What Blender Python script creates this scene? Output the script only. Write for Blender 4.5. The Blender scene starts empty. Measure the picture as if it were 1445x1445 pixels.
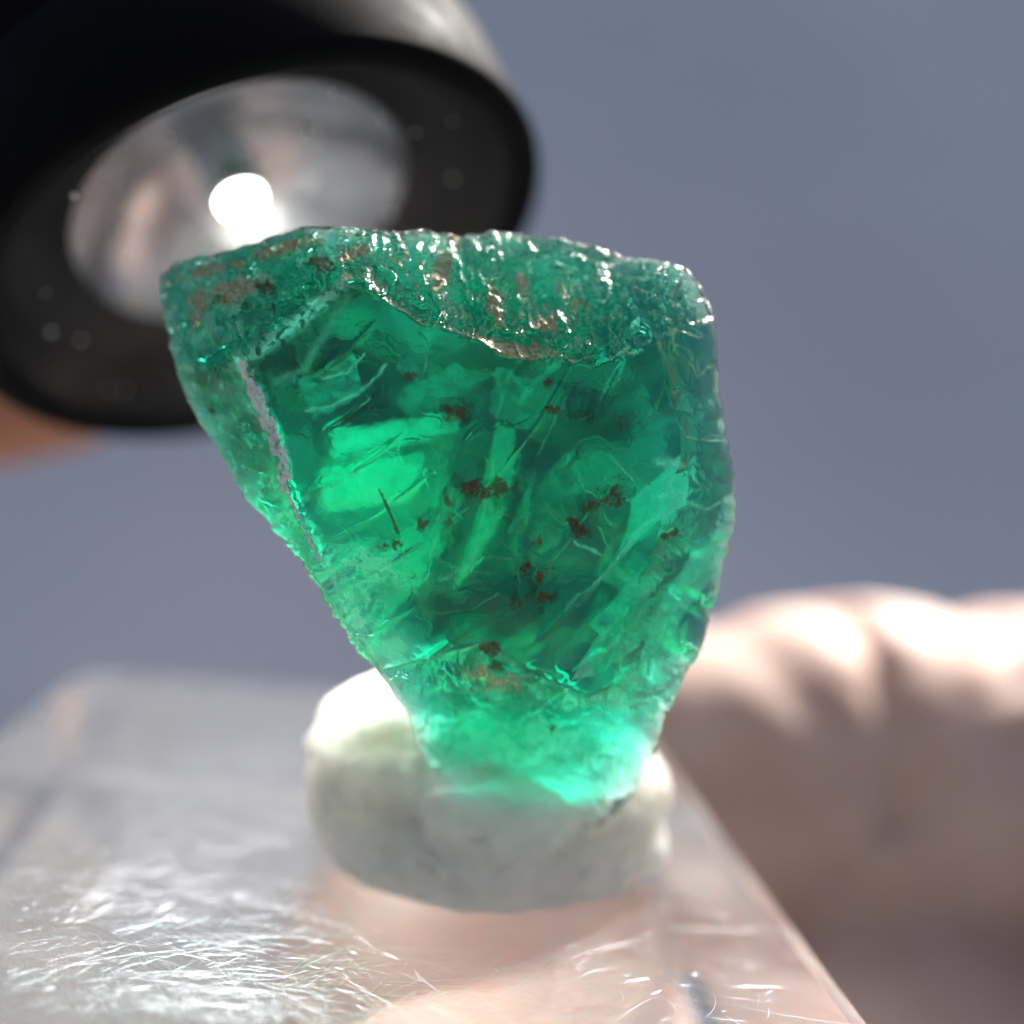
import bpy, bmesh, math
import numpy as np
from mathutils import Vector, Matrix

# ------------------------------------------------------------------ camera, sky, sun, exposure
U = 0.001                       # everything below is written in millimetres
F, CPX = 1500.0, 722.5          # focal length and image centre in photo pixels
PITCH, ROLL, CAMH = 0.07226, 0.10023, 19.16
sc = bpy.context.scene
C = sc.collection
fw = Vector((0, math.cos(PITCH), -math.sin(PITCH)))
_r = Vector((1, 0, 0)); _u = _r.cross(fw)
rt = _r*math.cos(ROLL) + _u*math.sin(ROLL)
up = -_r*math.sin(ROLL) + _u*math.cos(ROLL)
EYE = Vector((0, 0, CAMH))
cam = bpy.data.cameras.new('camera'); camo = bpy.data.objects.new('camera', cam); C.objects.link(camo)
M = Matrix((rt, up, -fw)).transposed().to_4x4(); M.translation = EYE*U
camo.matrix_world = M
cam.sensor_width = 36; cam.lens = 36*F/1445
cam.clip_start = 0.002; cam.clip_end = 20
cam.dof.use_dof = True; cam.dof.focus_distance = 0.0368

cam.dof.aperture_fstop = cam.lens/2.6
sc.camera = camo

SUN_DIR = Vector((0.36, 0.52, 0.78)).normalized()      # towards the sun
w = bpy.data.worlds.new('World'); sc.world = w; w.use_nodes = True
nt = w.node_tree; bg = nt.nodes['Background']
sky = nt.nodes.new('ShaderNodeTexSky'); sky.sky_type = 'NISHITA'; sky.sun_disc = False
sky.sun_elevation = math.asin(SUN_DIR.z); sky.sun_rotation = math.atan2(SUN_DIR.x, SUN_DIR.y)
sky.air_density = .7; sky.dust_density = 5; sky.ozone_density = 1.0
nt.links.new(sky.outputs[0], bg.inputs[0]); bg.inputs[1].default_value = 0.063
sl = bpy.data.lights.new('sun', 'SUN'); sl.energy = 5.0; sl.angle = math.radians(0.6); sl.color = (1, .96, .9)
so = bpy.data.objects.new('sun', sl); C.objects.link(so)
so.rotation_euler = SUN_DIR.to_track_quat('Z', 'Y').to_euler()
so.location = (0.1, 0.2, 0.5)
sc.view_settings.view_transform = 'Standard'; sc.view_settings.look = 'None'
sc.view_settings.exposure = 1.05; sc.view_settings.gamma = 1
cy = sc.cycles
cy.max_bounces = 24; cy.transmission_bounces = 20; cy.glossy_bounces = 10; cy.diffuse_bounces = 4
cy.transparent_max_bounces = 24; cy.sample_clamp_indirect = 6; cy.sample_clamp_direct = 30; cy.blur_glossy = 0.3
cy.use_denoising = True

# ------------------------------------------------------------------ helpers
def cs(px, py, D):
    """photo pixel and depth along the view axis (mm) -> world point (mm)"""
    return EYE + fw*D + rt*((px-CPX)/F*D) + up*((CPX-py)/F*D)

def tag(o, label=None, cat=None, kind=None, group=None):
    if label: o['label'] = label
    if cat: o['category'] = cat
    if kind: o['kind'] = kind
    if group: o['group'] = group
    return o

def empty(name, base):
    o = bpy.data.objects.new(name, None); C.objects.link(o)
    o.location = Vector(base)*U; o.empty_display_size = 0.002
    return o

def mesh_np(name, V, Fq, mat, parent=None, base=(0, 0, 0), smooth=True, attrs=None):
    """V (n,3) world mm; Fq list/array of faces"""
    V = np.asarray(V, float)
    b = np.array(base, float)
    me = bpy.data.meshes.new(name)
    me.from_pydata(((V-b)*U).tolist(), [], Fq.tolist() if hasattr(Fq, 'tolist') else Fq)
    if attrs:
        for k, a in attrs.items():
            at = me.attributes.new(k, 'FLOAT', 'POINT'); at.data.foreach_set('value', np.asarray(a, np.float32))
    me.polygons.foreach_set('use_smooth', np.full(len(me.polygons), smooth))
    me.update()
    o = bpy.data.objects.new(name, me); C.objects.link(o)
    if mat: me.materials.append(mat)
    if parent: o.parent = parent
    else: o.location = Vector(base)*U
    return o

def bm_obj(name, bm, mat, parent=None, base=(0, 0, 0), smooth=True):
    """bm in world mm"""
    b = Vector(base)
    for v in bm.verts: v.co = (v.co-b)*U
    me = bpy.data.meshes.new(name); bm.to_mesh(me); bm.free()
    me.polygons.foreach_set('use_smooth', np.full(len(me.polygons), smooth))
    o = bpy.data.objects.new(name, me); C.objects.link(o)
    if mat: me.materials.append(mat)
    if parent: o.parent = parent
    else: o.location = b*U
    return o

class Mat:
    def __init__(s, name):
        s.m = bpy.data.materials.new(name); s.m.use_nodes = True
        s.t = s.m.node_tree; s.t.nodes.clear()
        s.out = s.t.nodes.new('ShaderNodeOutputMaterial')
    def n(s, typ, **kw):
        nd = s.t.nodes.new('ShaderNode'+typ)
        for k, v in kw.items():
            if hasattr(nd, k): setattr(nd, k, v)
        return nd
    def set(s, nd, **kw):
        for k, v in kw.items():
            nd.inputs[k.replace('_', ' ')].default_value = v
        return nd
    def l(s, a, b): s.t.links.new(a, b)
    def coords(s, scale=1.0):
        tc = s.n('TexCoord'); mp = s.n('Mapping')
        k = scale/U; mp.inputs['Scale'].default_value = (k, k, k)
        s.l(tc.outputs['Object'], mp.inputs['Vector']); return mp.outputs['Vector']
    def noise(s, scale, detail=4, rough=.55, vec=None, dist=0):
        nd = s.n('TexNoise'); nd.inputs['Scale'].default_value = scale; nd.inputs['Detail'].default_value = detail
        nd.inputs['Roughness'].default_value = rough; nd.inputs['Distortion'].default_value = dist
        s.l(vec or s.coords(), nd.inputs['Vector']); return nd.outputs[0]
    def ramp(s, fac, stops):
        nd = s.n('ValToRGB'); e = nd.color_ramp.elements
        while len(e) < len(stops): e.new(.5)
        for i, (p, c) in enumerate(stops):
            e[i].position = p; e[i].color = (c, c, c, 1) if not hasattr(c, '__len__') else (*c, 1)
        s.l(fac, nd.inputs[0]); return nd.outputs[0]
    def bump(s, h, strength, dist_mm, normal=None):
        nd = s.n('Bump'); nd.inputs['Strength'].default_value = strength; nd.inputs['Distance'].default_value = dist_mm*U
        s.l(h, nd.inputs['Height'])
        if normal: s.l(normal, nd.inputs['Normal'])
        return nd.outputs[0]
    def pr(s, **kw):
        nd = s.n('BsdfPrincipled')
        for k, v in kw.items():
            k = k.replace('_', ' ')
            if hasattr(v, 'is_linked'): s.l(v, nd.inputs[k])
            else: nd.inputs[k].default_value = (*v, 1) if hasattr(v, '__len__') and len(v) == 3 and k.endswith(('Color', 'Tint')) else v
        return nd
    def mix(s, fac, a, b):
        nd = s.n('MixShader')
        if hasattr(fac, 'is_linked'): s.l(fac, nd.inputs[0])
        else: nd.inputs[0].default_value = fac
        s.l(a, nd.inputs[1]); s.l(b, nd.inputs[2]); return nd.outputs[0]
    def attr(s, name):
        nd = s.n('Attribute'); nd.attribute_name = name; return nd.outputs['Fac']
    def math(s, op, a, b=None, clamp=False):
        nd = s.n('Math'); nd.operation = op; nd.use_clamp = clamp
        for i, v in enumerate((a, b)):
            if v is None: continue
            if hasattr(v, 'is_linked'): s.l(v, nd.inputs[i])
            else: nd.inputs[i].default_value = v
        return nd.outputs[0]
    def done(s, surf=None, vol=None):
        if surf: s.l(surf, s.out.inputs['Surface'])
        if vol: s.l(vol, s.out.inputs['Volume'])
        return s.m

# --- numpy noise
def _hash(ix, iy, seed):
    h = (ix.astype(np.int64)*374761393 + iy.astype(np.int64)*668265263 + seed*1442695041) & 0xffffffff
    h = ((h ^ (h >> 13))*1274126177) & 0xffffffff
    h = ((h ^ (h >> 16))*2246822519) & 0xffffffff
    return ((h ^ (h >> 15)) & 0xffffff)/float(0xffffff)
def vnoise(x, y, seed=0):
    ix, iy = np.floor(x), np.floor(y); fx, fy = x-ix, y-iy
    fx = fx*fx*fx*(fx*(fx*6-15)+10); fy = fy*fy*fy*(fy*(fy*6-15)+10)
    a = _hash(ix, iy, seed); b = _hash(ix+1, iy, seed); c = _hash(ix, iy+1, seed); d = _hash(ix+1, iy+1, seed)
    return (a*(1-fx)+b*fx)*(1-fy) + (c*(1-fx)+d*fx)*fy
def fbm(x, y, seed=0, oct=4, gain=.5):
    s = 0; a = 1; t = 0
    for i in range(oct):
        s = s + a*vnoise(x*2**i+17.3*i, y*2**i-9.1*i, seed+i); t += a; a *= gain
    return s/t
def ridged(x, y, seed=0, oct=4):
    s = 0; a = 1; t = 0
    for i in range(oct):
        s = s + a*(1-np.abs(2*vnoise(x*2**i+7.3*i, y*2**i+3.1*i, seed+i)-1)); t += a; a *= .5
    return s/t
def cellplanes(x, y, seed=0):
    """jittered-grid cells, each a randomly tilted little plane; returns height and edge distance"""
    ix, iy = np.floor(x), np.floor(y)
    d1 = np.full(x.shape, 9.); d2 = np.full(x.shape, 9.); h = np.zeros(x.shape)
    for ox in (-1, 0, 1):
        for oy in (-1, 0, 1):
            cx, cyy = ix+ox, iy+oy
            sx = cx+_hash(cx, cyy, seed); sy = cyy+_hash(cx, cyy, seed+1)
            dx, dy = x-sx, y-sy; d = dx*dx+dy*dy
            hh = (_hash(cx, cyy, seed+2)-.5)*2*dx + (_hash(cx, cyy, seed+3)-.5)*2*dy + (_hash(cx, cyy, seed+4)-.5)*.7
            n = d < d1
            d2 = np.where(n, d1, np.minimum(d2, d)); h = np.where(n, hh, h); d1 = np.where(n, d, d1)
    return h, np.sqrt(d2)-np.sqrt(d1)
def sstep(a, b, x):
    t = np.clip((x-a)/(b-a), 0, 1); return t*t*(3-2*t)
rng = np.random.default_rng(7)

# ------------------------------------------------------------------ setting: table and backdrop
m = Mat('backdrop_paper')
n1 = m.noise(0.004, 2, .5)
backdrop_mat = m.done(m.pr(Base_Color=m.ramp(n1, [(.3, (.63, .69, .755)), (.7, (.70, .76, .825))]), Roughness=.9).outputs[0])
m = Mat('table_paint')
table_mat = m.done(m.pr(Base_Color=m.ramp(m.noise(0.02, 5), [(.3, (.085, .082, .08)), (.7, (.13, .127, .125))]), Roughness=.7).outputs[0])
def sheet(name, c0, ex, ey, nx, ny, mat, wob):
    c0, ex, ey = map(np.array, (c0, ex, ey)); nrm = np.cross(ex, ey); nrm = nrm/np.linalg.norm(nrm)
    gx, gy = np.meshgrid(np.linspace(0, 1, nx), np.linspace(0, 1, ny))
    V = c0+gx[..., None]*ex+gy[..., None]*ey + nrm*((fbm(gx*6, gy*6, 3)-.5)*wob)[..., None]
    idx = np.arange(nx*ny).reshape(ny, nx)
    Fq = np.stack([idx[:-1, :-1], idx[:-1, 1:], idx[1:, 1:], idx[1:, :-1]], -1).reshape(-1, 4)
    return tag(mesh_np(name, V.reshape(-1, 3), Fq, mat), kind='structure')
sheet('table', (-1500., -1200, -110), (3000., 0, 0), (0, 2400., 0), 12, 12, table_mat, 0.)
bd = sheet('backdrop', (-700., 330, -110), (1400., 0, 0), (0, 300., 495), 90, 60, backdrop_mat, 6.)
_n = Vector((0, -495, 300)).normalized()
def on_backdrop(px, py):
    d = fw + rt*((px-CPX)/F) + up*((CPX-py)/F); return EYE + d*((Vector((0, 330, -110))-EYE).dot(_n)/d.dot(_n))
for px, py, sg, am in [(1150, 60, 90, 4), (900, -250, 140, 8), (60, 1150, 90, 22), (1200, 700, 90, -16)]:      # bulges and a hollow added so the backdrop shades unevenly
    c = on_backdrop(px, py)
    for v_ in bd.data.vertices:
        v_.co += _n*(am*U*math.exp(-((v_.co/U-c).length/sg)**2))
# ------------------------------------------------------------------ clear block
BYAW, BW, BDEP, BH = 0.1097, 39.2, 46.0, 27.0
bex = Vector((math.cos(BYAW), math.sin(BYAW), 0)); bey = Vector((-math.sin(BYAW), math.cos(BYAW), 0))
BBL = Vector((-28.97, 73.0, 0))
bcen = BBL + bex*(BW/2) - bey*(BDEP/2)
def bpt(a, b, z): return BBL + bex*a - bey*b + Vector((0, 0, z))
m = Mat('clear_acrylic')
v = m.coords()
hz = m.noise(1.1, 6, .7, v)
sc1 = m.n('TexNoise'); mp = m.n('Mapping'); m.l(m.coords(), mp.inputs[0]); mp.inputs['Scale'].default_value = (.5, 1.6, 1.6); mp.inputs['Rotation'].default_value = (0, 0, -.5)
m.l(mp.outputs[0], sc1.inputs['Vector']); sc1.inputs['Scale'].default_value = 1.2; sc1.inputs['Detail'].default_value = 6
bmp = m.bump(sc1.outputs[0], .03, .06, m.bump(hz, .06, .1))
rgh = m.ramp(hz, [(.35, .01), (.75, .10)])
gl = m.pr(Base_Color=(.97, .975, .98), Roughness=rgh, IOR=1.49, Transmission_Weight=1.0, Normal=bmp)
hzd = m.n('BsdfDiffuse'); hzd.inputs[0].default_value = (.80, .84, .90, 1)
geo = m.n('NewGeometry'); sep = m.n('SeparateXYZ'); m.l(geo.outputs['Normal'], sep.inputs[0])
topf = m.math('GREATER_THAN', sep.outputs[2], .9)
haze_f = m.math('MULTIPLY', topf, m.ramp(sc1.outputs[0], [(.3, .01), (.75, .07)]))
acr_mat = m.done(m.mix(haze_f, gl.outputs[0], hzd.outputs[0]))
block = empty('acrylic_block', bcen + Vector((0, 0, -BH)))
tag(block, 'scratched clear acrylic block under the white putty, held by fingers', 'block')
bm = bmesh.new()
vs = [bm.verts.new(bpt(a, b, z)) for z in (0, -BH) for a, b in ((0, 0), (BW, 0), (BW, BDEP), (0, BDEP))]
for f in ((3, 2, 1, 0), (4, 5, 6, 7), (0, 1, 5, 4), (1, 2, 6, 5), (2, 3, 7, 6), (3, 0, 4, 7)): bm.faces.new([vs[i] for i in f])
bmesh.ops.recalc_face_normals(bm, faces=bm.faces)
bmesh.ops.bevel(bm, geom=list(bm.edges), offset=1.1, segments=2, profile=.6, affect='EDGES')
bm_obj('body', bm, acr_mat, block, block.location/U, smooth=False)

m = Mat('scratch_edge')
scr_mat = m.done(m.mix(.25, m.pr(Base_Color=(.62, .66, .72), Roughness=.32, Metallic=.95).outputs[0], m.n('BsdfTranslucent').outputs[0]))
# scratches: hair-thin curled burrs in the top face
SV, SF = [], []
def scratch(p0, ang, L, curve, wd):
    n = 7; k0 = len(SV); a = ang; p = np.array(p0, float)
    for i in range(n):
        t = i/(n-1); d = np.array([math.cos(a), math.sin(a)]); nn = np.array([-d[1], d[0]])
        ww = wd*(.25+math.sin(math.pi*min(max(t, .04), .96)))*.5
        SV.append((p[0]-nn[0]*ww, p[1]-nn[1]*ww, .004)); SV.append((p[0], p[1], .004+ww*.8)); SV.append((p[0]+nn[0]*ww, p[1]+nn[1]*ww, .004))
        p = p+d*L/(n-1); a += curve/(n-1)
    for i in range(n-1):
        for j in (0, 1):
            q = k0+i*3+j; SF.append((q, q+3, q+4, q+1))
def on_block(px, py):
    d = fw + rt*((px-CPX)/F) + up*((CPX-py)/F); t = -CAMH/d.z; return EYE+d*t
for i in range(1900):
    if i < 1100: px = abs(rng.normal(0, 300)); py = 1470-abs(rng.normal(0, 135))
    else: px = rng.uniform(0, 1150); py = rng.uniform(1180, 1460)
    if px > 620 and py > 1200 and i < 1100: continue
    p = on_block(px, py)
    rel = p-BBL; a, b = rel.dot(bex), -rel.dot(bey)
    if i >= 1500: px = rng.uniform(-20, 700); py = rng.uniform(1230, 1460); p = on_block(px, py); rel = p-BBL; a, b = rel.dot(bex), -rel.dot(bey)
    L = rng.uniform(1.5, 7) if i >= 1650 else rng.choice([.4, .8, 1.6, 3.5], p=[.5, .3, .15, .05])*rng.uniform(.5, 1.3)
    if not (1.5 < a < BW-3 and 3 < b < BDEP-3): continue
    if (p-Vector((-.8, 46.5, 0))).length < 8: continue
    scratch((p.x, p.y), rng.choice([-.75, -.15, .15, .9])+rng.normal(0, .22), L, rng.normal(0, .5), (.0055 if i >= 1650 else rng.choice([.005, .009, .018], p=[.5, .38, .12])))
tag(mesh_np('scratch', SV, SF, scr_mat, block, block.location/U), kind='stuff')

# ------------------------------------------------------------------ white putty blob
PC = np.array([0.0, 46.9, 3.3]); PR = np.array([7.9, 6.9, 6.2])
th, ph = np.meshgrid(np.linspace(0, 2*np.pi, 260, endpoint=False), np.linspace(0, np.pi, 150), indexing='xy')
dx, dy, dz = np.sin(ph)*np.cos(th), np.sin(ph)*np.sin(th), np.cos(ph)
lump = (fbm(dx*1.6+5, dz*1.6+dy*1.3+9, 11, 3)-.5)*.13 + (fbm(dx*4+3, dz*4+dy*4, 12, 4)-.5)*.06 + (ridged(dx*9+3, dz*9+dy*7, 13, 3)-.5)*.018
lump -= .13*np.exp(-((dx+.45)**2+(dz-.05)**2+(dy+.9)**2)/.09) + .10*np.exp(-((dx-.5)**2+(dz+.1)**2+(dy+.85)**2)/.07) + .09*np.exp(-((dx+.95)**2+(dz-.1)**2+(dy-.1)**2)/.08)
lump += .11*np.exp(-((dx-.15)**2/.22+(dz-.22)**2/.03+(dy+.92)**2/.12))
pc1, _ = cellplanes(dx*2.2+8, dz*2.2+dy*1.9+4, 15); lump += pc1*.035
lump += .10*np.exp(-((dx+.75)**2+(dz-.45)**2+(dy+.3)**2)/.25)
lump += .13*np.exp(-((dx-.95)**2+(dz+.25)**2+(dy+.25)**2)/.02)
lump += .07*np.exp(-((dx+.35)**2+(dz+.75)**2+(dy+.6)**2)/.02)
V = PC + np.stack([dx, dy, dz], -1)*PR*(1+lump)[..., None]
V[..., 2] = np.where(V[..., 2] < .25, .02+.23*np.exp((V[..., 2]-.25)*2), V[..., 2])
idx = np.arange(260*150).reshape(150, 260)
Fq = np.stack([idx[:-1], np.roll(idx[:-1], -1, 1), np.roll(idx[1:], -1, 1), idx[1:]], -1).reshape(-1, 4)[:, ::-1]
m = Mat('putty')
pv = m.coords()
pb = m.bump(m.noise(1.6, 6, .65, pv), .5, .35)
putty_mat = m.done(m.pr(Base_Color=m.ramp(m.noise(.9, 5, .6, pv), [(.26, (.52, .50, .44)), (.42, (.74, .715, .64)), (.62, (.82, .79, .71))]), Roughness=.55, Subsurface_Weight=.85,
    Subsurface_Radius=(1., 1., .85), Subsurface_Scale=4.0*U, Normal=pb).outputs[0])
putty = mesh_np('putty', V.reshape(-1, 3), Fq, putty_mat, base=(PC[0], PC[1], 0))
tag(putty, 'lump of white mounting putty between the green crystal and the block', 'putty')

# ------------------------------------------------------------------ emerald
OUT = np.array([(222,395),(236,375),(330,350),(440,318),(490,322),(560,325),(600,325),(640,333),(690,327),(740,330),(800,338),(850,350),(880,362),(930,367),(970,380),(985,395),(1003,430),(1010,480),(1018,560),(1030,640),(1038,690),(1036,740),(1022,800),(1000,880),(985,920),(960,970),(940,1010),(925,1060),(905,1110),(850,1165),(760,1190),(700,1180),(650,1140),(605,1080),(570,1000),(535,950),(500,915),(460,850),(430,800),(390,750),(345,700),(310,640),(270,580),(245,510),(228,440)], float)
EC = np.array([650., 690.])
NT, NR, NB = 1000, 290, 120
ang = np.arctan2(OUT[:, 1]-EC[1], OUT[:, 0]-EC[0])
# dense outline -> radius by angle
seg = np.vstack([OUT, OUT[:1]]); dense = np.concatenate([seg[i]+(seg[i+1]-seg[i])*np.linspace(0, 1, 60, endpoint=False)[:, None] for i in range(len(OUT))])
da = np.arctan2(dense[:, 1]-EC[1], dense[:, 0]-EC[0]); dr = np.hypot(dense[:, 1]-EC[1], dense[:, 0]-EC[0])
o = np.argsort(da); TH = np.linspace(-np.pi, np.pi, NT, endpoint=False)
RO = np.interp(TH, da[o], dr[o], period=2*np.pi)
ker = np.ones(5)/5; RO = np.convolve(np.concatenate([RO[-2:], RO, RO[:2]]), ker, 'valid')
RO += (np.abs(((TH*23+3*np.sin(TH*5)) % 2)-1)-.5)*3.5*(.3+fbm(np.cos(TH)*5+9, np.sin(TH)*5+9, 22, 2))
RO += (fbm(np.cos(TH)*14+20, np.sin(TH)*14+20, 21, 4)-.5)*9

ridge_x = [200, 300, 345, 400, 480, 520, 560, 600, 650, 720, 790, 840, 900, 960, 1040]
ridge_y = [520, 520, 505, 465, 400, 410, 435, 455, 475, 500, 512, 520, 500, 470, 440]
left_y = [300, 500, 600, 700, 800, 860, 940, 1000, 1100, 1200]
left_x = [300, 340, 375, 405, 440, 475, 535, 580, 640, 700]
low_x = [200, 530, 600, 690, 760, 830, 900, 960, 1050]
low_y = [945, 945, 930, 908, 950, 985, 945, 915, 880]
right_y = [300, 420, 500, 650, 720, 820, 920, 1200]
right_x = [900, 900, 930, 965, 940, 900, 870, 830]
def front_depth(X, Y):
    base = 36.6 + (X-650)*.0006 + np.maximum(Y-700, 0)*.0012 + (fbm(X/160, Y/160, 31, 3)-.5)*.5
    wob = (fbm(X/60, Y/60, 33, 3)-.5)*26
    ry = np.interp(X, ridge_x, ridge_y)+wob*.8; t = ry-Y
    dtop = np.where(t > 0, t*.0170, 0)
    top = sstep(-4, 10, t)
    lx = np.interp(Y, left_y, left_x)+wob*.3; t2 = lx-X
    dl = np.where(t2 > 0, t2*.026, 0); lef = sstep(-4, 8, t2)
    ly = np.interp(X, low_x, low_y)+wob*.5; t3 = Y-ly
    dlo = np.where(t3 > 0, t3*.0255, 0); low = sstep(-5, 12, t3)
    rx = np.interp(Y, right_y, right_x)+wob*.6; t4 = X-rx
    dri = np.where(t4 > 0, t4*.018, 0); rig = sstep(-5, 12, t4)
    D = base + np.maximum(np.maximum(dtop, dl), np.maximum(dlo, dri)) + .35*np.minimum(dtop, dl)
    return D, top, lef, low, rig
def vein_h(X, Y, nz_): return seglet(X, Y, [(345,512),(362,560),(385,610),(398,650),(403,685),(420,730),(450,790)], 11)*(.3+1.4*nz_)
def front(X, Y):
    D, top, lef, low, rig = front_depth(X, Y)
    wx = X+(fbm(X/40, Y/40, 41, 3)-.5)*40; wy = Y+(fbm(X/40, Y/40, 43, 3)-.5)*40
    h1, e1 = cellplanes(wx/26, wy/46, 51); h2, e2 = cellplanes(wx/9, wy/14, 57); h4, _ = cellplanes(wx/4.5, wy/6.5, 59); h3, e3 = cellplanes((wx+wy*.6)/60, (wy-wx*.5)/34, 61)
    rid = ridged(wx/22, wy/30, 63, 4)-.5
    fw_ = (X+(Y-420)*.28*np.sin(X/130)+(fbm(X/70, Y/70, 65, 3)-.5)*90)/43; fold = (1-np.abs((fw_ % 2)-1)*2)*(.3+1.0*fbm(X/80, Y/50, 67, 2))
    D = D + top*(fold*.10 + h1*.32 + h2*.12 + rid*.34 + h4*.05)
    D = D - .18*vein_h(X, Y, nz_=fbm(X/6, Y/9, 86, 3))
    D = D + lef*(h3*.14 + h2*.035 + rid*.10)
    D = D + low*(h1*.20 + h2*.06 + h3*.2 + rid*.16)
    D = D + rig*(h3*.18 + h2*.03 + rid*.08)
    main = np.clip(1-top-lef-low-rig, 0, 1)
    # shallow conchoidal steps and arcs on the polished face
    arc = np.hypot(X-300, Y-250); step = (np.abs(((arc+wx*.12)/74) % 1-.5)*2)**10*.10*sstep(.45, .65, fbm(X/70, Y/70, 71, 3))
    D = D + main*(-step*.6 + (fbm(X/50, Y/50, 73, 3)-.5)*.07 + (fbm(X/7, Y/7, 75, 3)-.5)*.006 + h3*.025)
    return D, top, lef, low, rig, main

def blob(X, Y, x, y, sx, sy, rot=0):
    c, s = math.cos(rot), math.sin(rot); a = (X-x)*c+(Y-y)*s; b = -(X-x)*s+(Y-y)*c
    return np.exp(-(a/sx)**2-(b/sy)**2)
def seglet(X, Y, pts, wd):
    d = np.full(X.shape, 1e9)
    for (x0, y0), (x1, y1) in zip(pts[:-1], pts[1:]):
        L2 = (x1-x0)**2+(y1-y0)**2; t = np.clip(((X-x0)*(x1-x0)+(Y-y0)*(y1-y0))/L2, 0, 1)
        d = np.minimum(d, np.hypot(X-x0-t*(x1-x0), Y-y0-t*(y1-y0)))
    return np.exp(-(d/wd)**2)

r = np.linspace(0, 1, NR+1)[1:]**.85
RR, TT = np.meshgrid(r, TH, indexing='ij')
R_ = RO[None, :]*RR
X = EC[0]+R_*np.cos(TT); Y = EC[1]+R_*np.sin(TT)
D, top, lef, low, rig, main = front(X, Y)
Dc = front(np.array([EC[0]]), np.array([EC[1]]))[0][0]
edge_mm = RO[None, :]*(1-RR)                                   # px from the outline
D = D + .12*np.exp(-edge_mm/4)                                   # rounded-off rim
# ---- surface attributes
nzf = fbm(X/9, Y/9, 81, 4); nzc = fbm(X/24, Y/24, 83, 3)
stain = np.zeros_like(X)
for (x, y, sx, sy, ro, am) in [(450,374,22,9,.3,1),(372,408,14,9,.5,.8),(350,432,10,8,0,.7),(385,435,10,8,0,.8),(640,585,20,15,0,.75),(690,692,44,16,-.1,.8),(822,746,15,14,.3,1.15),
        (850,705,34,12,-.8,.75),(872,712,14,9,0,.8),(735,805,8,16,.2,.75),(765,815,10,12,0,.75),(770,845,12,9,0,.9),(728,850,16,8,.7,.8),(752,770,10,10,0,.6),(690,913,12,12,0,1.1),(705,940,9,10,0,.8),
        (590,740,10,20,.2,.7),(565,770,8,8,0,.9),(545,775,14,10,0,.6),(640,720,12,40,.15,.65),(915,865,14,20,.5,.5),(945,757,24,10,-.4,.65),(775,540,9,8,.5,.9),(785,578,10,7,.3,.9),(580,530,7,10,0,.8),
        (395,618,9,7,0,.9),(300,585,6,14,0,.6),(775,1030,8,9,0,.7),(990,640,6,6,0,.6),(880,600,6,16,-.4,.6),(640,1010,20,14,0,.5),(660,980,26,10,0,.5)]:
    stain = np.maximum(stain, am*blob(X+(nzc-.5)*34, Y+(nzf-.5)*26, x, y, sx*1.3, sy*1.2, ro))
stain = np.maximum(stain, .9*seglet(X, Y, [(535,690),(552,728),(562,752)], 3.2))
stain = np.maximum(stain, .55*seglet(X, Y, [(855,665),(830,720),(818,745)], 7))
stain = sstep(.36, .66, stain*(.10+1.05*nzf+.55*fbm(X/4.2, Y/4.2, 85, 3)))
tan = np.zeros_like(X)
for (x, y, sx, sy, ro, am) in [(505,355,26,9,-.5,.9),(625,380,13,26,.2,.9),(640,340,12,12,0,.7),(735,497,36,11,.1,1.1),(690,485,30,8,.4,.7),(700,430,12,30,-.3,.7),(770,455,16,12,0,.6),(735,400,14,22,0,.6),(330,410,40,16,-.3,.8),(280,430,14,30,.2,.7),(400,350,50,8,-.25,.7),(300,380,60,9,-.25,.7),(820,430,16,14,0,.5),(560,370,18,18,0,.5),(700,960,60,20,.2,.55),(520,345,20,8,-.5,.6),(790,400,12,18,.2,.5)]:
    tan = np.maximum(tan, am*blob(X, Y, x, y, sx*1.2, sy*1.2, ro))
tan = sstep(.40, .72, tan*(-.05+1.0*fbm(X/12, Y/15, 87, 4)+.75*fbm(X/4, Y/5, 104, 3)) +   .46*top*(fbm(X/14, Y/20, 88, 3)) + .30*low*fbm(X/20, Y/14, 90, 3))
vein = seglet(X, Y, [(345,512),(362,560),(385,610),(398,650),(403,685)], 13)
vein = np.maximum(vein, .8*seglet(X, Y, [(403,685),(420,730),(450,790)], 5)); vein = sstep(.40, .60, vein*(-.15+.9*nzf+.95*fbm(X/8, Y/11, 86, 3)))
milk_glint = .95*blob(X, Y, 555, 915, 26, 22) + 1.5*blob(X, Y, 520, 800, 52, 24, .2)*sstep(.25, .85, fbm(X/11, Y/9, 98, 5, .6)) + .8*1.5*blob(X, Y, 505, 860, 44, 52)*sstep(.3, .9, fbm(X/14, Y/14, 102, 5, .6))
milk_glint = milk_glint + .55*blob(X, Y, 930, 965, 50, 40, -.5) + .5*blob(X, Y, 830, 1110, 90, 22, -.2) + low*.45*sstep(520, 820, X)*sstep(.4, .7, fbm(X/26, Y/16, 89, 4)) + .45*blob(X, Y, 760, 1080, 70, 26, -.1) + .25*lef*sstep(.45, .7, nzc)
milk_glint = milk_glint + .95*seglet(X, Y, [(345,505),(420,455),(480,402)], 11)*sstep(.3, .6, fbm(X/7, Y/7, 94, 3)) + .4*top*sstep(.55, .8, fbm(X/18, Y/26, 93, 4))*.6  # pale ridge crest, its glints painted into the whitish mask
crk = np.zeros_like(X); jx = X+(fbm(X/12, Y/12, 95, 3)-.5)*6; jy = Y+(fbm(X/12, Y/12, 97, 3)-.5)*6
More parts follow.
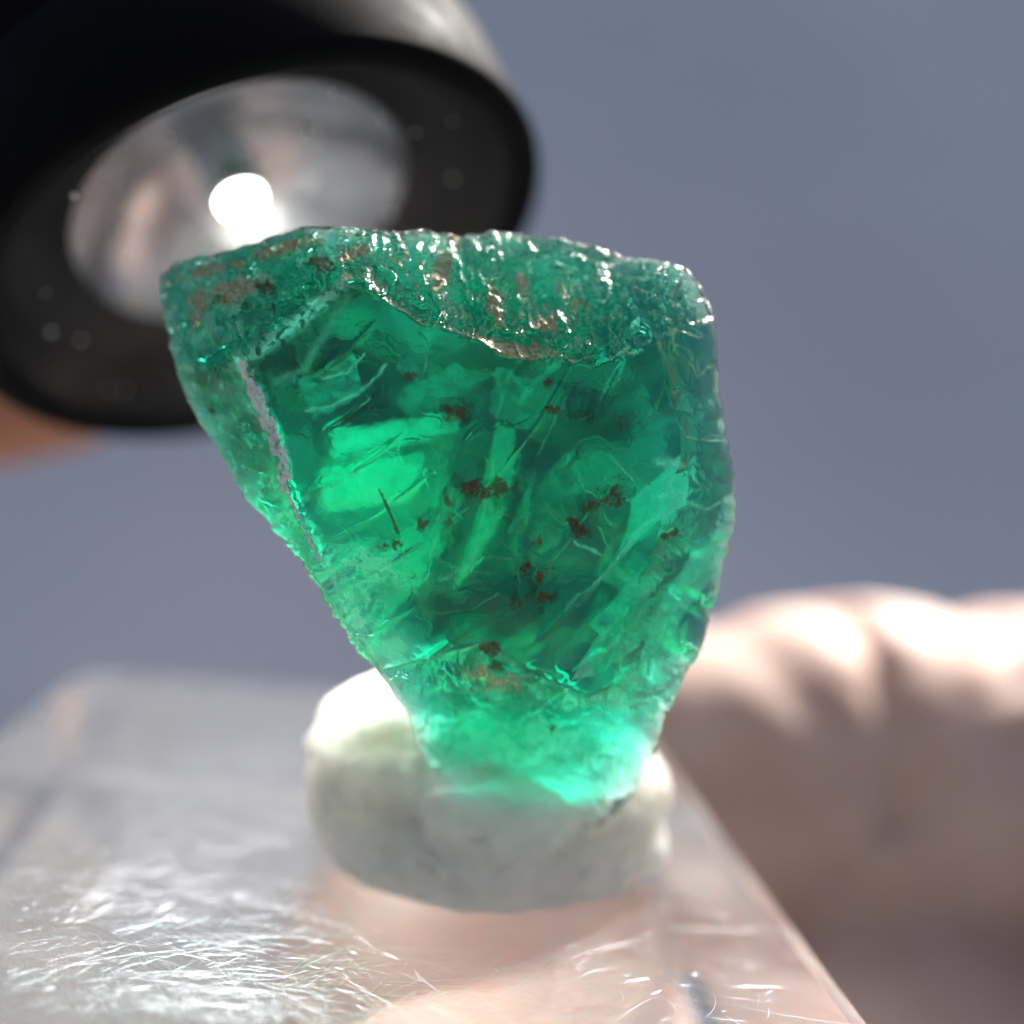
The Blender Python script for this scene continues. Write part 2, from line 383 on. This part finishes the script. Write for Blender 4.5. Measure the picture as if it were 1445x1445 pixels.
for pts, wd, am in [([(430,580),(470,572),(520,545),(545,515)], 2., .9), ([(455,535),(490,525),(515,500)], 1.6, .9), ([(540,942),(600,930),(690,908)], 2.5, .8), ([(800,855),(850,815),(905,745),(950,720)], 2.4, .7),
    ([(810,765),(850,783)], 1.8, 1.2), ([(620,820),(660,800),(690,745)], 2.2, .6), ([(640,830),(668,780),(700,640)], 1.6, .5), ([(605,790),(640,690)], 1.5, .5), ([(930,700),(990,690)], 1.8, .6), ([(760,640),(800,560)], 1.4, .4),
    ([(860,640),(905,690)], 1.4, .5), ([(595,545),(605,470)], 1.5, .5), ([(700,590),(708,560)], 1.3, .5), ([(500,815),(520,850),(505,900)], 3., .7), ([(460,790),(490,870),(540,945)], 3., .7), ([(930,650),(960,655)], 6, .9), ([(950,700),(1000,720),(1030,700)], 2, .5),
    ([(760,1000),(820,960),(880,890)], 2., .5), ([(560,760),(640,800),(690,810)], 1.4, .4), ([(390,540),(430,520),(490,420)], 5, .5), ([(240,440),(262,540),(300,610)], 5, .5)]:
    crk = np.maximum(crk, am*seglet(jx, jy, pts, wd*1.2))
crk = np.clip(crk*(.2+1.5*nzf), 0, 1)
painted_glint = top*sstep(.35, .6, fbm(X/45, Y/40, 96, 2))*sstep(.54, .74, fbm(X/6, Y/8, 99, 3)+.16*blob(X, Y, 320, 410, 130, 75))*.75 + lef*sstep(.60, .78, fbm(X/8, Y/14, 100, 3))*.4  # whitish specks painted as glints where the sun gives none
scuff = main*sstep(.58, .85, fbm(X/9, Y/7, 91, 5))*sstep(.45, .65, fbm(X/60, Y/60, 92, 3))*.0
milk_glint = np.clip(milk_glint+crk*.5+painted_glint+scuff, 0, .95)
rough = .045 + .12*top + .16*lef + .22*low + .10*rig + .10*sstep(.5, .75, nzc)*main
rough = np.maximum(rough, .35*np.clip(milk_glint*1.3, 0, 1))
trans = .05*low + .03*lef + .75*sstep(950, 1080, Y)

Pf = np.array(EYE)[None, None] + np.array(fw)*D[..., None] + np.array(rt)*((X-CPX)/F*D)[..., None] + np.array(up)*((CPX-Y)/F*D)[..., None]
pc = np.array(cs(EC[0], EC[1], Dc))
# ---- back: random cleavage planes
rb = np.linspace(0, 1, NB+1)[1:]**.8
RRb, TTb = np.meshgrid(rb[:-1], TH, indexing='ij')
Rb = RO[None, :]*RRb; Xb = EC[0]+Rb*np.cos(TTb); Yb = EC[1]+Rb*np.sin(TTb)
def back_depth(Xb, Yb, edge):
    Df = front_depth(Xb, Yb)[0]
    P = np.full(Xb.shape, 49.5)
    for (x, y, d0, gx, gy) in [(500,600,49.,.018,.006),(820,600,48.6,-.020,.004),(650,480,48.5,.004,.020),(700,900,47.5,-.006,-.022),(520,820,46.5,.026,-.012),(900,780,46.,-.028,-.010),(620,700,49.,.012,-.004),(740,690,49.,-.014,-.006),(640,420,46.5,-.004,.030)]:
        P = np.minimum(P, d0+(Xb-x)*gx+(Yb-y)*gy)
    w1 = Xb+(fbm(Xb/80, Yb/80, 101, 3)-.5)*40; w2 = Yb+(fbm(Xb/80, Yb/80, 103, 3)-.5)*40
    ca, sa = math.cos(.35), math.sin(.35)
    a, b = w1*ca-w2*sa, w1*sa+w2*ca
    h1, _ = cellplanes(a/66, b/230, 105); h2, _ = cellplanes(w1/150, w2/110, 109); h3, _ = cellplanes(a/20, b/110, 113)
    P = P + h1*.42 + h2*.45 + h3*.08*sstep(.4, .6, fbm(Xb/90, Yb/90, 117, 2)) + (ridged(Xb/70, Yb/70, 115, 3)-.5)*.12
    P = P + -.0+.20*np.sin((w2*.97-w1*.12)/5.2)*blob(Xb, Yb, 540, 670, 90, 70)
    g = np.minimum(P-Df, edge*.055)
    return Df+np.maximum(g, edge*.010)
eb = RO[None, :]*(1-RRb)
Db = back_depth(Xb, Yb, eb)
Dbc = back_depth(np.array([[EC[0]]]), np.array([[EC[1]]]), np.array([[300.]]))[0, 0]
Pb = np.array(EYE)[None, None] + np.array(fw)*Db[..., None] + np.array(rt)*((Xb-CPX)/F*Db)[..., None] + np.array(up)*((CPX-Yb)/F*Db)[..., None]
pbc = np.array(cs(EC[0], EC[1], Dbc))
nb_r = sstep(.42, .6, fbm(Xb/60, Yb/60, 121, 3))
rough_b = .06 + .30*nb_r
V = np.concatenate([[pc], Pf.reshape(-1, 3), Pb.reshape(-1, 3), [pbc]])
nf, nbk = NR*NT, (NB-1)*NT
def cat(c0, f, b, c1): return np.concatenate([[c0], f.ravel(), b.ravel(), [c1]])
zb = np.zeros_like(Xb)
attrs = dict(rough=cat(.05, rough, rough_b, .1), stain=cat(0, stain, zb, 0), tan=cat(0, tan, zb, 0), vein=cat(0, vein, zb, 0), milk_glint=cat(0, milk_glint, zb+.12*nb_r, 0), trans=cat(0, trans, zb+.45+.3*sstep(850, 1000, Yb), .45))
fi = 1+np.arange(nf).reshape(NR, NT); bi = 1+nf+np.arange(nbk).reshape(NB-1, NT)
bi = np.vstack([bi, fi[-1:]])
def q(a): return np.stack([a[:-1], np.roll(a[:-1], -1, 1), np.roll(a[1:], -1, 1), a[1:]], -1).reshape(-1, 4)
faces = q(fi).tolist() + q(bi)[:, ::-1].tolist()
nx_ = np.roll(fi[0], -1); faces += np.stack([np.zeros(NT, int), nx_, fi[0]], -1).tolist()
faces += np.stack([np.full(NT, len(V)-1), bi[0], np.roll(bi[0], -1)], -1).tolist()

m = Mat('emerald')
ev = m.coords()
bp = m.bump(m.noise(6., 5, .65, ev), .25, .06)
glass = m.pr(Base_Color=(1, 1, 1), Roughness=m.attr('rough'), IOR=1.57, Transmission_Weight=1.0, Normal=bp)
tr = m.n('BsdfTransparent')
s1 = m.mix(m.attr('trans'), glass.outputs[0], tr.outputs[0])
tl = m.n('BsdfTranslucent'); tl.inputs[0].default_value = (.80, .92, .86, 1)
df = m.pr(Base_Color=(.72, .82, .78), Roughness=.3, Normal=bp)
s2 = m.mix(m.attr('milk_glint'), s1, m.mix(.62, df.outputs[0], tl.outputs[0]))
fine = m.noise(9., 4, .6, ev)
tand = m.pr(Base_Color=m.ramp(fine, [(.35, (.36, .19, .06)), (.46, (.60, .44, .21)), (.56, (.70, .60, .38)), (.68, (.80, .77, .64))]), Roughness=.6, Normal=bp)
s3 = m.mix(m.math('MULTIPLY', m.attr('tan'), .8), s2, tand.outputs[0])
veind = m.pr(Base_Color=m.ramp(fine, [(.28, (.34, .24, .14)), (.38, (.72, .70, .62)), (.55, (.95, .96, .92))]), Roughness=.18, Normal=bp)
s4 = m.mix(m.math('MULTIPLY', m.attr('vein'), .9), s3, veind.outputs[0])
brn = m.pr(Base_Color=m.ramp(fine, [(.35, (.03, .014, .008)), (.65, (.19, .085, .028))]), Roughness=.7, Normal=bp)
s5 = m.mix(m.math('MULTIPLY', m.attr('stain'), .82), s4, brn.outputs[0])
va = m.n('VolumeAbsorption')
sig = np.array((.76, .098, .166)); dens = .85
va.inputs['Color'].default_value = (*(1-sig/dens), 1); va.inputs['Density'].default_value = dens/U
em_mat = m.done(s5, va.outputs[0])
em_base = cs(770, 1140, 43.)
emerald = empty('emerald', em_base)
tag(emerald, 'rough translucent green emerald crystal standing in the white putty', 'gemstone')
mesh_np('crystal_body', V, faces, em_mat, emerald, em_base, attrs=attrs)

# internal fractures and rust films
m = Mat('fracture_film')
fr = m.noise(2.2, 5, .65)
gls = m.n('BsdfGlossy'); gls.inputs['Roughness'].default_value = .12; gls.inputs[0].default_value = (.9, 1, .95, 1)
trl = m.n('BsdfTranslucent'); trl.inputs[0].default_value = (.75, .95, .85, 1)
body = m.mix(.55, gls.outputs[0], trl.outputs[0])
bright_mat = m.done(m.mix(m.ramp(fr, [(.3, .30), (.6, .62)]), m.n('BsdfTransparent').outputs[0], m.mix(.75, gls.outputs[0], trl.outputs[0])))
m2 = m; m = Mat('faint_fracture_film'); fr = m.noise(2.2, 5, .65)
gls = m.n('BsdfGlossy'); gls.inputs['Roughness'].default_value = .12; gls.inputs[0].default_value = (.9, 1, .95, 1)
trl = m.n('BsdfTranslucent'); trl.inputs[0].default_value = (.75, .95, .85, 1); body = m.mix(.55, gls.outputs[0], trl.outputs[0])
frac_mat = m.done(m.mix(m.ramp(fr, [(.38, .05), (.62, .38)]), m.n('BsdfTransparent').outputs[0], body))
m = Mat('rust_film')
mp = m.n('Mapping'); m.l(m.coords(), mp.inputs[0]); mp.inputs['Scale'].default_value = (1, 1, .4); mp.inputs['Rotation'].default_value = (0, .25, 0)
fr = m.noise(3.6, 6, .7, mp.outputs[0])
rust_mat = m.done(m.mix(m.ramp(fr, [(.45, .0), (.66, .85)]), m.n('BsdfTransparent').outputs[0], m.pr(Base_Color=(.16, .05, .015), Roughness=.8).outputs[0]))
def film(name, pts, D, tilt, mat, bend=.35):
    """a jagged sheet inside the stone; pts photo-pixel polygon, D depth at its centroid, tilt = depth change per pixel"""
    P = np.array(pts, float); c = P.mean(0); out = []
    for a, b in zip(P, np.roll(P, -1, 0)):
        for t in np.linspace(0, 1, 6, endpoint=False): out.append(a+(b-a)*t + rng.normal(0, .7, 2)*(t > 0))
    bm = bmesh.new(); rings = []
    for k in (1., .66, .33):
        rings.append([bm.verts.new(cs(*(c+(p-c)*k), D+(c+(p-c)*k-c) @ np.array(tilt) + bend*(fbm(np.array([p[0]*k/30]), np.array([p[1]*k/30]), 5, 2)[0]-.5))) for p in out])
    cc = bm.verts.new(cs(*c, D)); n = len(out)
    for A, B in zip(rings[:-1], rings[1:]):
        for i in range(n): bm.faces.new((A[i], A[(i+1) % n], B[(i+1) % n], B[i]))
    for i in range(n): bm.faces.new((rings[-1][i], rings[-1][(i+1) % n], cc))
    return bm_obj(name, bm, mat, emerald, em_base)
for pts, D_, tl_ in [
    ([(640,690),(660,700),(640,770),(604,792),(612,740)], 38.6, (.02, .004)),
    ([(560,700),(612,690),(600,745)], 39.2, (-.01, .004)),
    ([(700,600),(730,610),(712,720),(668,800),(640,832),(672,740)], 39.0, (.015, .006)),
    ([(760,690),(800,640),(822,680),(790,760),(740,790)], 40., (-.02, .004)),
    ([(800,650),(850,640),(880,690),(850,740),(812,700)], 41., (.01, .01)),
    ([(900,840),(960,790),(940,860),(850,950),(806,960),(840,900)], 38.2, (.016, -.006)),
    ([(960,780),(1010,740),(1000,800),(940,900),(900,950),(915,870)], 39., (.018, -.004)),
    ([(560,560),(640,520),(700,530),(640,570),(590,600)], 39.4, (.004, .02)),
    ([(470,620),(640,590),(650,700),(560,760),(450,720)], 43., (.004, .010)),
    ([(700,520),(790,560),(760,620),(690,590)], 40.2, (.01, .02)),
    ([(640,860),(720,850),(760,900),(700,960),(650,930)], 40.5, (.0, -.02)),
    ([(860,760),(930,720),(950,770),(880,830),(830,810)], 39., (.02, .012)),
    ([(420,540),(500,500),(520,560),(450,600)], 38.6, (.0, .03)),
    ([(880,930),(950,920),(930,990),(890,1000),(850,970)], 38.6, (.01, -.01)),
    ([(620,940),(690,930),(680,975),(600,985)], 38.6, (.0, -.03)),
    ([(885,705),(962,640),(955,700),(872,785)], 39., (.012, .008)), ([(470,610),(640,585),(648,610),(480,650)], 40., (.002, .012)), ([(455,665),(600,640),(590,700),(470,720)], 40.5, (.002, .012)), ([(830,880),(905,800),(925,812),(850,900)], 38., (.01, -.004)), ([(560,520),(600,470),(612,480),(590,545)], 38.4, (.01, .0))]:
    film('fracture', pts, D_, tl_, bright_mat if pts[0] in ((640,690), (700,600), (900,840), (960,780), (880,930), (885,705), (470,610), (455,665), (830,880)) else frac_mat)
for k in range(22):
    cx_, cy_ = rng.uniform(430, 990), rng.uniform(520, 960)
    if cx_ < 340+(cy_-500)*.45+30 or (cx_-650)**2/380**2+(cy_-690)**2/330**2 > .8: continue
    a_ = (1.35 if cx_ < 740 else .85)+rng.normal(0, .25); L_, W_ = rng.uniform(25, 90), rng.uniform(3, 16)
    d_ = np.array([math.cos(a_), -math.sin(a_)]); e_ = np.array([d_[1], -d_[0]]); c_ = np.array([cx_, cy_])
    film('fracture', [c_-d_*L_, c_+e_*W_-d_*L_*rng.uniform(-.4, .4), c_+d_*L_, c_-e_*W_*.6+d_*L_*rng.uniform(-.4, .4)], rng.uniform(38., 43.), tuple(rng.normal(0, .02, 2)), frac_mat)
for pts, D_, tl_ in [([(660,680),(740,670),(735,705),(690,725),(650,710)], 38., (.01, .01)), ([(790,540),(870,560),(840,600),(800,590)], 38.2, (.01, .01)),
    ([(725,790),(790,800),(785,860),(720,870)], 37.8, (.0, .01)), ([(800,700),(880,690),(870,720),(830,760),(805,760)], 37.7, (.01, .0)), ([(610,560),(670,565),(660,610),(615,605)], 37.8, (0, .01)),
    ([(620,700),(660,650),(655,760),(625,790)], 38.2, (.01, 0))]:
    film('rust_film', pts, D_, tl_, rust_mat)

# ------------------------------------------------------------------ torch
m = Mat('black_anodised'); tv = m.coords()
blk = m.done(m.pr(Base_Color=(.006, .006, .007), Specular_IOR_Level=.03, Roughness=m.ramp(m.noise(.6, 4, .6, tv), [(.3, .50), (.7, .66)]), Normal=m.bump(m.noise(14., 2, .5, tv), .12, .03)).outputs[0])
m = Mat('matte_black'); matte = m.done(m.pr(Base_Color=(.008, .008, .009), Specular_IOR_Level=.12, Roughness=.7, Normal=m.bump(m.noise(3., 3), .2, .1)).outputs[0])
m = Mat('reflector'); refl_mat = m.done(m.pr(Base_Color=m.ramp(m.noise(.5, 4), [(.35, (.48, .52, .58)), (.65, (.66, .68, .70))]), Metallic=1., Roughness=.26, Normal=m.bump(m.noise(.5, 2), .12, .5)).outputs[0])
m = Mat('torch_lens'); lens_mat = None; _g = m.n('BsdfGlossy'); _g.inputs['Roughness'].default_value = .3; lens_mat = m.done(m.mix(.975, _g.outputs[0], m.n('BsdfTransparent').outputs[0]))
m = Mat('led'); em = m.n('Emission'); em.inputs[0].default_value = (1, .97, .9, 1); em.inputs[1].default_value = 14; led_mat = m.done(em.outputs[0])
m = Mat('dust'); dust_mat = m.done(m.mix(.6, m.pr(Base_Color=(.8, .78, .72), Roughness=.6).outputs[0], m.n('BsdfTranslucent').outputs[0]))
TC = cs(392, 398, 52.3)
_v = (TC-EYE).normalized(); _e = rt*.41 - up*.912; _e = (_e-_v*_e.dot(_v)).normalized()
tn = (-_v*.54 + _e*.84).normalized()      # out of the torch's mouth
t1 = tn.cross(Vector((0, 0, 1))).normalized(); t2 = tn.cross(t1).normalized()
def lathe(prof, seg=96):
    bm = bmesh.new(); rows = []
    for rr, hh in prof:
        rows.append([bm.verts.new(TC + tn*hh + (t1*math.cos(2*math.pi*k/seg)+t2*math.sin(2*math.pi*k/seg))*max(rr, .001)) for k in range(seg)])
    for A, B in zip(rows[:-1], rows[1:]):
        for k in range(seg): bm.faces.new((A[k], A[(k+1) % seg], B[(k+1) % seg], B[k]))
    bmesh.ops.recalc_face_normals(bm, faces=bm.faces)
    return bm
TB = TC - tn*30
torch = empty('torch', TB)
tag(torch, 'black flashlight with lit lens tilted over the green crystal', 'flashlight')
bm_obj('housing', lathe([(0, -92), (11.5, -92), (12.5, -91), (12.5, -40), (13.4, -36), (14.1, -30), (14.2, -7.3), (13.9, -7.0), (13.9, -6.5), (14.3, -6.2)]), blk, torch, TB)
bm_obj('bezel', lathe([(14.3, -6.2), (14.5, -5.9), (14.5, -.5), (14.35, -.12), (14.0, 0), (13.5, 0), (13.25, -.15), (13.15, -.6), (13.1, -9)]), blk, torch, TB)
bm_obj('reflector', lathe([(1.5, -8.2), (2.2, -8.15), (3.4, -7.9), (4.7, -7.4), (6.0, -6.6), (7.2, -5.7), (8.2, -4.8), (8.6, -4.3)], 128), refl_mat, torch, TB)
bm_obj('baffle', lathe([(8.6, -4.3), (8.85, -4.25), (9.1, -5.0), (12.6, -4.2), (13.1, -1.2)]), matte, torch, TB)
bm_obj('led', lathe([(0, -4.4), (.45, -4.45), (.85, -4.65), (1.05, -5.0), (1.1, -5.3)], 48), led_mat, torch, TB)
bm_obj('led_board', lathe([(1.1, -5.32), (1.5, -5.5), (1.5, -8.3)], 48), refl_mat, torch, TB)
bm_obj('lens', lathe([(0, -.5), (13.1, -.5), (13.1, -.8), (0, -.8)]), lens_mat, torch, TB)
bm = bmesh.new()
for k in range(34):
    a, rr = rng.uniform(0, 6.28), 12*math.sqrt(rng.uniform(0, 1)); s_ = rng.uniform(.05, .16)
    c = TC+tn*(-.42)+(t1*math.cos(a)+t2*math.sin(a))*rr
    bmesh.ops.create_icosphere(bm, subdivisions=1, radius=s_, matrix=Matrix.Translation(c))
tag(bm_obj('dust', bm, dust_mat, torch, TB), kind='stuff')
tl_ = bpy.data.lights.new('torch_beam', 'SPOT'); tl_.energy = .045; tl_.spot_size = math.radians(92); tl_.spot_blend = .6; tl_.shadow_soft_size = .005; tl_.color = (1, .97, .92)
to = bpy.data.objects.new('torch_beam', tl_); C.objects.link(to)
to.location = (TC - tn*0.2)*U; to.rotation_euler = (-tn).to_track_quat('Z', 'Y').to_euler()
to.rotation_euler = (cs(520, 1180, 46)-TC).to_track_quat('-Z', 'Y').to_euler()

# ------------------------------------------------------------------ hands
m = Mat('skin'); kv = m.coords()
mp = m.n('Mapping'); m.l(kv, mp.inputs[0]); mp.inputs['Scale'].default_value = (1.6, .6, .6)
n_ = m.noise(.9, 6, .65, mp.outputs[0]); n2 = m.noise(.12, 3, .5, kv)
skin_mat = m.done(m.pr(Base_Color=m.ramp(n2, [(.3, (.66, .44, .35)), (.7, (.75, .56, .47))]), Roughness=.6, Specular_IOR_Level=.5, Coat_Weight=.12, Coat_Roughness=.5, Subsurface_Weight=.5, Subsurface_Radius=(1., .38, .22), Subsurface_Scale=2.6*U,
    Normal=m.bump(n_, .12, .4)).outputs[0])
m = Mat('bare_skin')
bare_mat = m.done(m.pr(Base_Color=m.ramp(m.noise(.12, 3), [(.3, (.40, .17, .10)), (.7, (.50, .24, .15))]), Roughness=.55, Subsurface_Weight=.4, Subsurface_Radius=(1., .35, .2), Subsurface_Scale=1.8*U, Normal=m.bump(m.noise(.9, 5), .15, .4)).outputs[0])
m = Mat('nail'); nail_mat = m.done(m.pr(Base_Color=(.72, .48, .42), Roughness=.25, Coat_Weight=.3).outputs[0])
def capsule(bm, a, b, ra, rb_):
    a, b = Vector(a), Vector(b); ax = (b-a); L = ax.length; ax.normalize()
    q_ = ax.to_track_quat('Z', 'Y'); seg = 20; rows = []
    prof = [(ra*math.sin(t), -ra*math.cos(t)) for t in np.linspace(.08, math.pi/2, 6)] + [(rb_*math.sin(t), L-rb_*math.cos(t)) for t in np.linspace(math.pi/2, math.pi-.08, 6)]
    for rr, hh in prof: rows.append([bm.verts.new(a+q_ @ Vector((rr*math.cos(2*math.pi*k/seg), rr*math.sin(2*math.pi*k/seg), hh))) for k in range(seg)])
    for A, B in zip(rows[:-1], rows[1:]):
        for k in range(seg): bm.faces.new((A[k], A[(k+1) % seg], B[(k+1) % seg], B[k]))
    bm.faces.new(rows[0][::-1]); bm.faces.new(rows[-1])
def hand(name, chains, base, label, voxel=.9, creases=(), mat=None):
    bm = bmesh.new()
    for ch in chains:
        for (p, r0), (q_, r1) in zip(ch[:-1], ch[1:]): capsule(bm, p, q_, r0, r1)
    ob = bm_obj(name, bm, mat or skin_mat, None, base)
    md = ob.modifiers.new('remesh', 'REMESH'); md.mode = 'VOXEL'; md.voxel_size = voxel*U; md.use_smooth_shade = True
    ms = ob.modifiers.new('smooth', 'SMOOTH'); ms.iterations = 10; ms.factor = .6
    bpy.context.view_layer.update()
    dg = bpy.context.evaluated_depsgraph_get(); me = bpy.data.meshes.new_from_object(ob.evaluated_get(dg))
    old = ob.data; ob.modifiers.clear(); ob.data = me; bpy.data.meshes.remove(old)
    n = len(me.vertices); co = np.empty(n*3, np.float32); me.vertices.foreach_get('co', co); co = co.reshape(-1, 3)/U
    no = np.empty(n*3, np.float32); me.vertex_normals.foreach_get('vector', no); no = no.reshape(-1, 3)
    wpos = co+np.array(base)
    disp = (fbm(wpos[:, 0]/11+3, wpos[:, 2]/11+wpos[:, 1]/12, 5, 2)-.5)*.4
    for (c, ax, wd, dp, ln) in creases:
        c, ax = np.array(c), np.array(Vector(ax).normalized()); d = wpos-c
        t = d @ ax; rad = np.linalg.norm(d-t[:, None]*ax, axis=1)
        t = t+(fbm(wpos[:, 2]/4+7, wpos[:, 1]/4, 8, 2)-.5)*2.2
        disp += -dp*np.exp(-(t/wd)**2)*(rad < ln)
    co = (co+no*disp[:, None])*U
    me.vertices.foreach_set('co', co.astype(np.float32).ravel()); me.polygons.foreach_set('use_smooth', np.ones(len(me.polygons), bool))
    me.update(); tag(ob, label, 'hand'); return ob
def nail(parent, base, c, along, nrm, L, W):
    along, nrm = Vector(along).normalized(), Vector(nrm).normalized(); side = along.cross(nrm).normalized()
    bm = bmesh.new(); rows = []
    for i in range(7):
        u = i/6*2-1; row = []
        for j in range(7):
            v_ = j/6*2-1; k = 1-.25*max(u, 0)**2
            row.append(bm.verts.new(Vector(c)+along*(u*L)+side*(v_*W*k)+nrm*(-.35*W*v_*v_-.12*L*u*u)))
        rows.append(row)
    for A, B in zip(rows[:-1], rows[1:]):
        for k in range(6): bm.faces.new((A[k], A[k+1], B[k+1], B[k]))
    bmesh.ops.solidify(bm, geom=bm.faces[:], thickness=.5)
    bm_obj('fingernail', bm, nail_mat, parent, base)

hb = cs(1800, 1300, 78)
thumb = [(cs(985, 1072, 88), 10.8), (cs(1090, 1070, 88), 12.4), (cs(1215, 1066, 89), 13.1), (cs(1310, 1074, 89), 12.7), (cs(1440, 1078, 90), 13.4), (cs(1640, 1110, 93), 14), (cs(1850, 1300, 98), 16)]
B_ = lambda a, b, z: bpt(a, b, z)
palm_c = cs(1950, 1700, 98)
idx_ = [(B_(25, 22, -BH-7.2), 6.8), (B_(35, 19, -BH-8), 7.4), (B_(48, 10, -BH-4), 9.0), (cs(1240, 1470, 84), 11.5), (cs(1420, 1470, 88), 12.0), (cs(1750, 1540, 92), 12.5), (palm_c, 14)]
mid_ = [(B_(22, 6, -BH-8.2), 7.2), (B_(34, 3, -BH-8.6), 8.0), (B_(48, 0, -BH-8), 8.6), (cs(1560, 1640, 74), 9.2), (cs(1850, 1680, 84), 11), (palm_c, 14)]
rin_ = [(B_(34, -8, -BH-30), 6.8), (B_(44, -12, -BH-26), 7.6), (B_(62, -16, -BH-18), 8.2), (cs(1600, 1640, 88), 9.0), (cs(1880, 1740, 92), 11), (palm_c, 14)]
pin_ = [(B_(44, -26, -BH-38), 5.8), (B_(52, -28, -BH-32), 6.6), (B_(66, -30, -BH-22), 7.0), (cs(1640, 1640, 104), 8.0), (cs(1900, 1760, 102), 10), (palm_c, 14)]
wrist = [(palm_c, 16), (cs(2300, 1900, 92), 19), (cs(2900, 2200, 110), 22)]
tdir = cs(1240, 1075, 89)-cs(1090, 1075, 88)
hnd = hand('hand', [thumb, idx_, mid_, rin_, pin_, wrist, [(cs(1850, 1300, 80), 15), (palm_c, 16)]], hb, 'pale hand holding the clear block, its thumb beside the crystal in bright light',
    creases=[(cs(1150, 1000, 78), tdir + Vector((0, 0, 9)), 2.2, .7, 19), (cs(1252, 930, 78), tdir, 1.3, 1.5, 14), (cs(1410, 960, 80), tdir+Vector((0, 0, -7)), 2.0, 1.3, 20)])
nail(hnd, hb, B_(22, 6, -BH-15), -bex, (0, 0, -1), 4.5, 4.2)
nail(hnd, hb, B_(25, 22, -BH-13.8), -bex, (0, 0, -1), 4.2, 4.0)

# the other hand, round the torch
hb2 = cs(-500, 500, 70)
tax = lambda h, a, rr: TC + tn*h + (t1*math.cos(a)+t2*math.sin(a))*rr
low_dir = (cs(60, 560, 62)-cs(70, 470, 62)).normalized()
f1 = [(cs(80, 520, 80), 6.6), (cs(-40, 525, 80), 7.6), (cs(-220, 510, 80), 8.2), (cs(-420, 420, 80), 8.8), (cs(-640, 250, 86), 11)]
f2 = [(cs(60, 360, 78), 7.), (cs(-100, 370, 78), 7.8), (cs(-280, 340, 79), 8.4), (cs(-460, 240, 84), 9.), (cs(-660, 80, 94), 11.5)]
f3 = [(cs(40, 200, 90), 7.), (cs(-120, 210, 90), 7.6), (cs(-300, 180, 91), 8.2), (cs(-480, 90, 96), 9.), (cs(-680, -60, 104), 11)]
f4 = [(cs(0, 60, 100), 6.), (cs(-140, 70, 100), 6.6), (cs(-310, 40, 101), 7.2), (cs(-500, -40, 104), 8.), (cs(-690, -180, 112), 10)]
pm = cs(-760, -40, 98)
th2 = [(cs(-330, -120, 62), 8.6), (cs(-450, -60, 66), 9.4), (cs(-580, 0, 76), 10.5), (pm, 14)]
hand('hand', [f1+[(pm, 13)], f2+[(pm, 13)], f3+[(pm, 13)], f4+[(pm, 13)], th2, [(pm, 16), (cs(-1300, -200, 110), 20), (cs(-1900, -300, 120), 22)]], hb2, 'reddish bare fingers gripping the black flashlight at the left edge', mat=bare_mat)
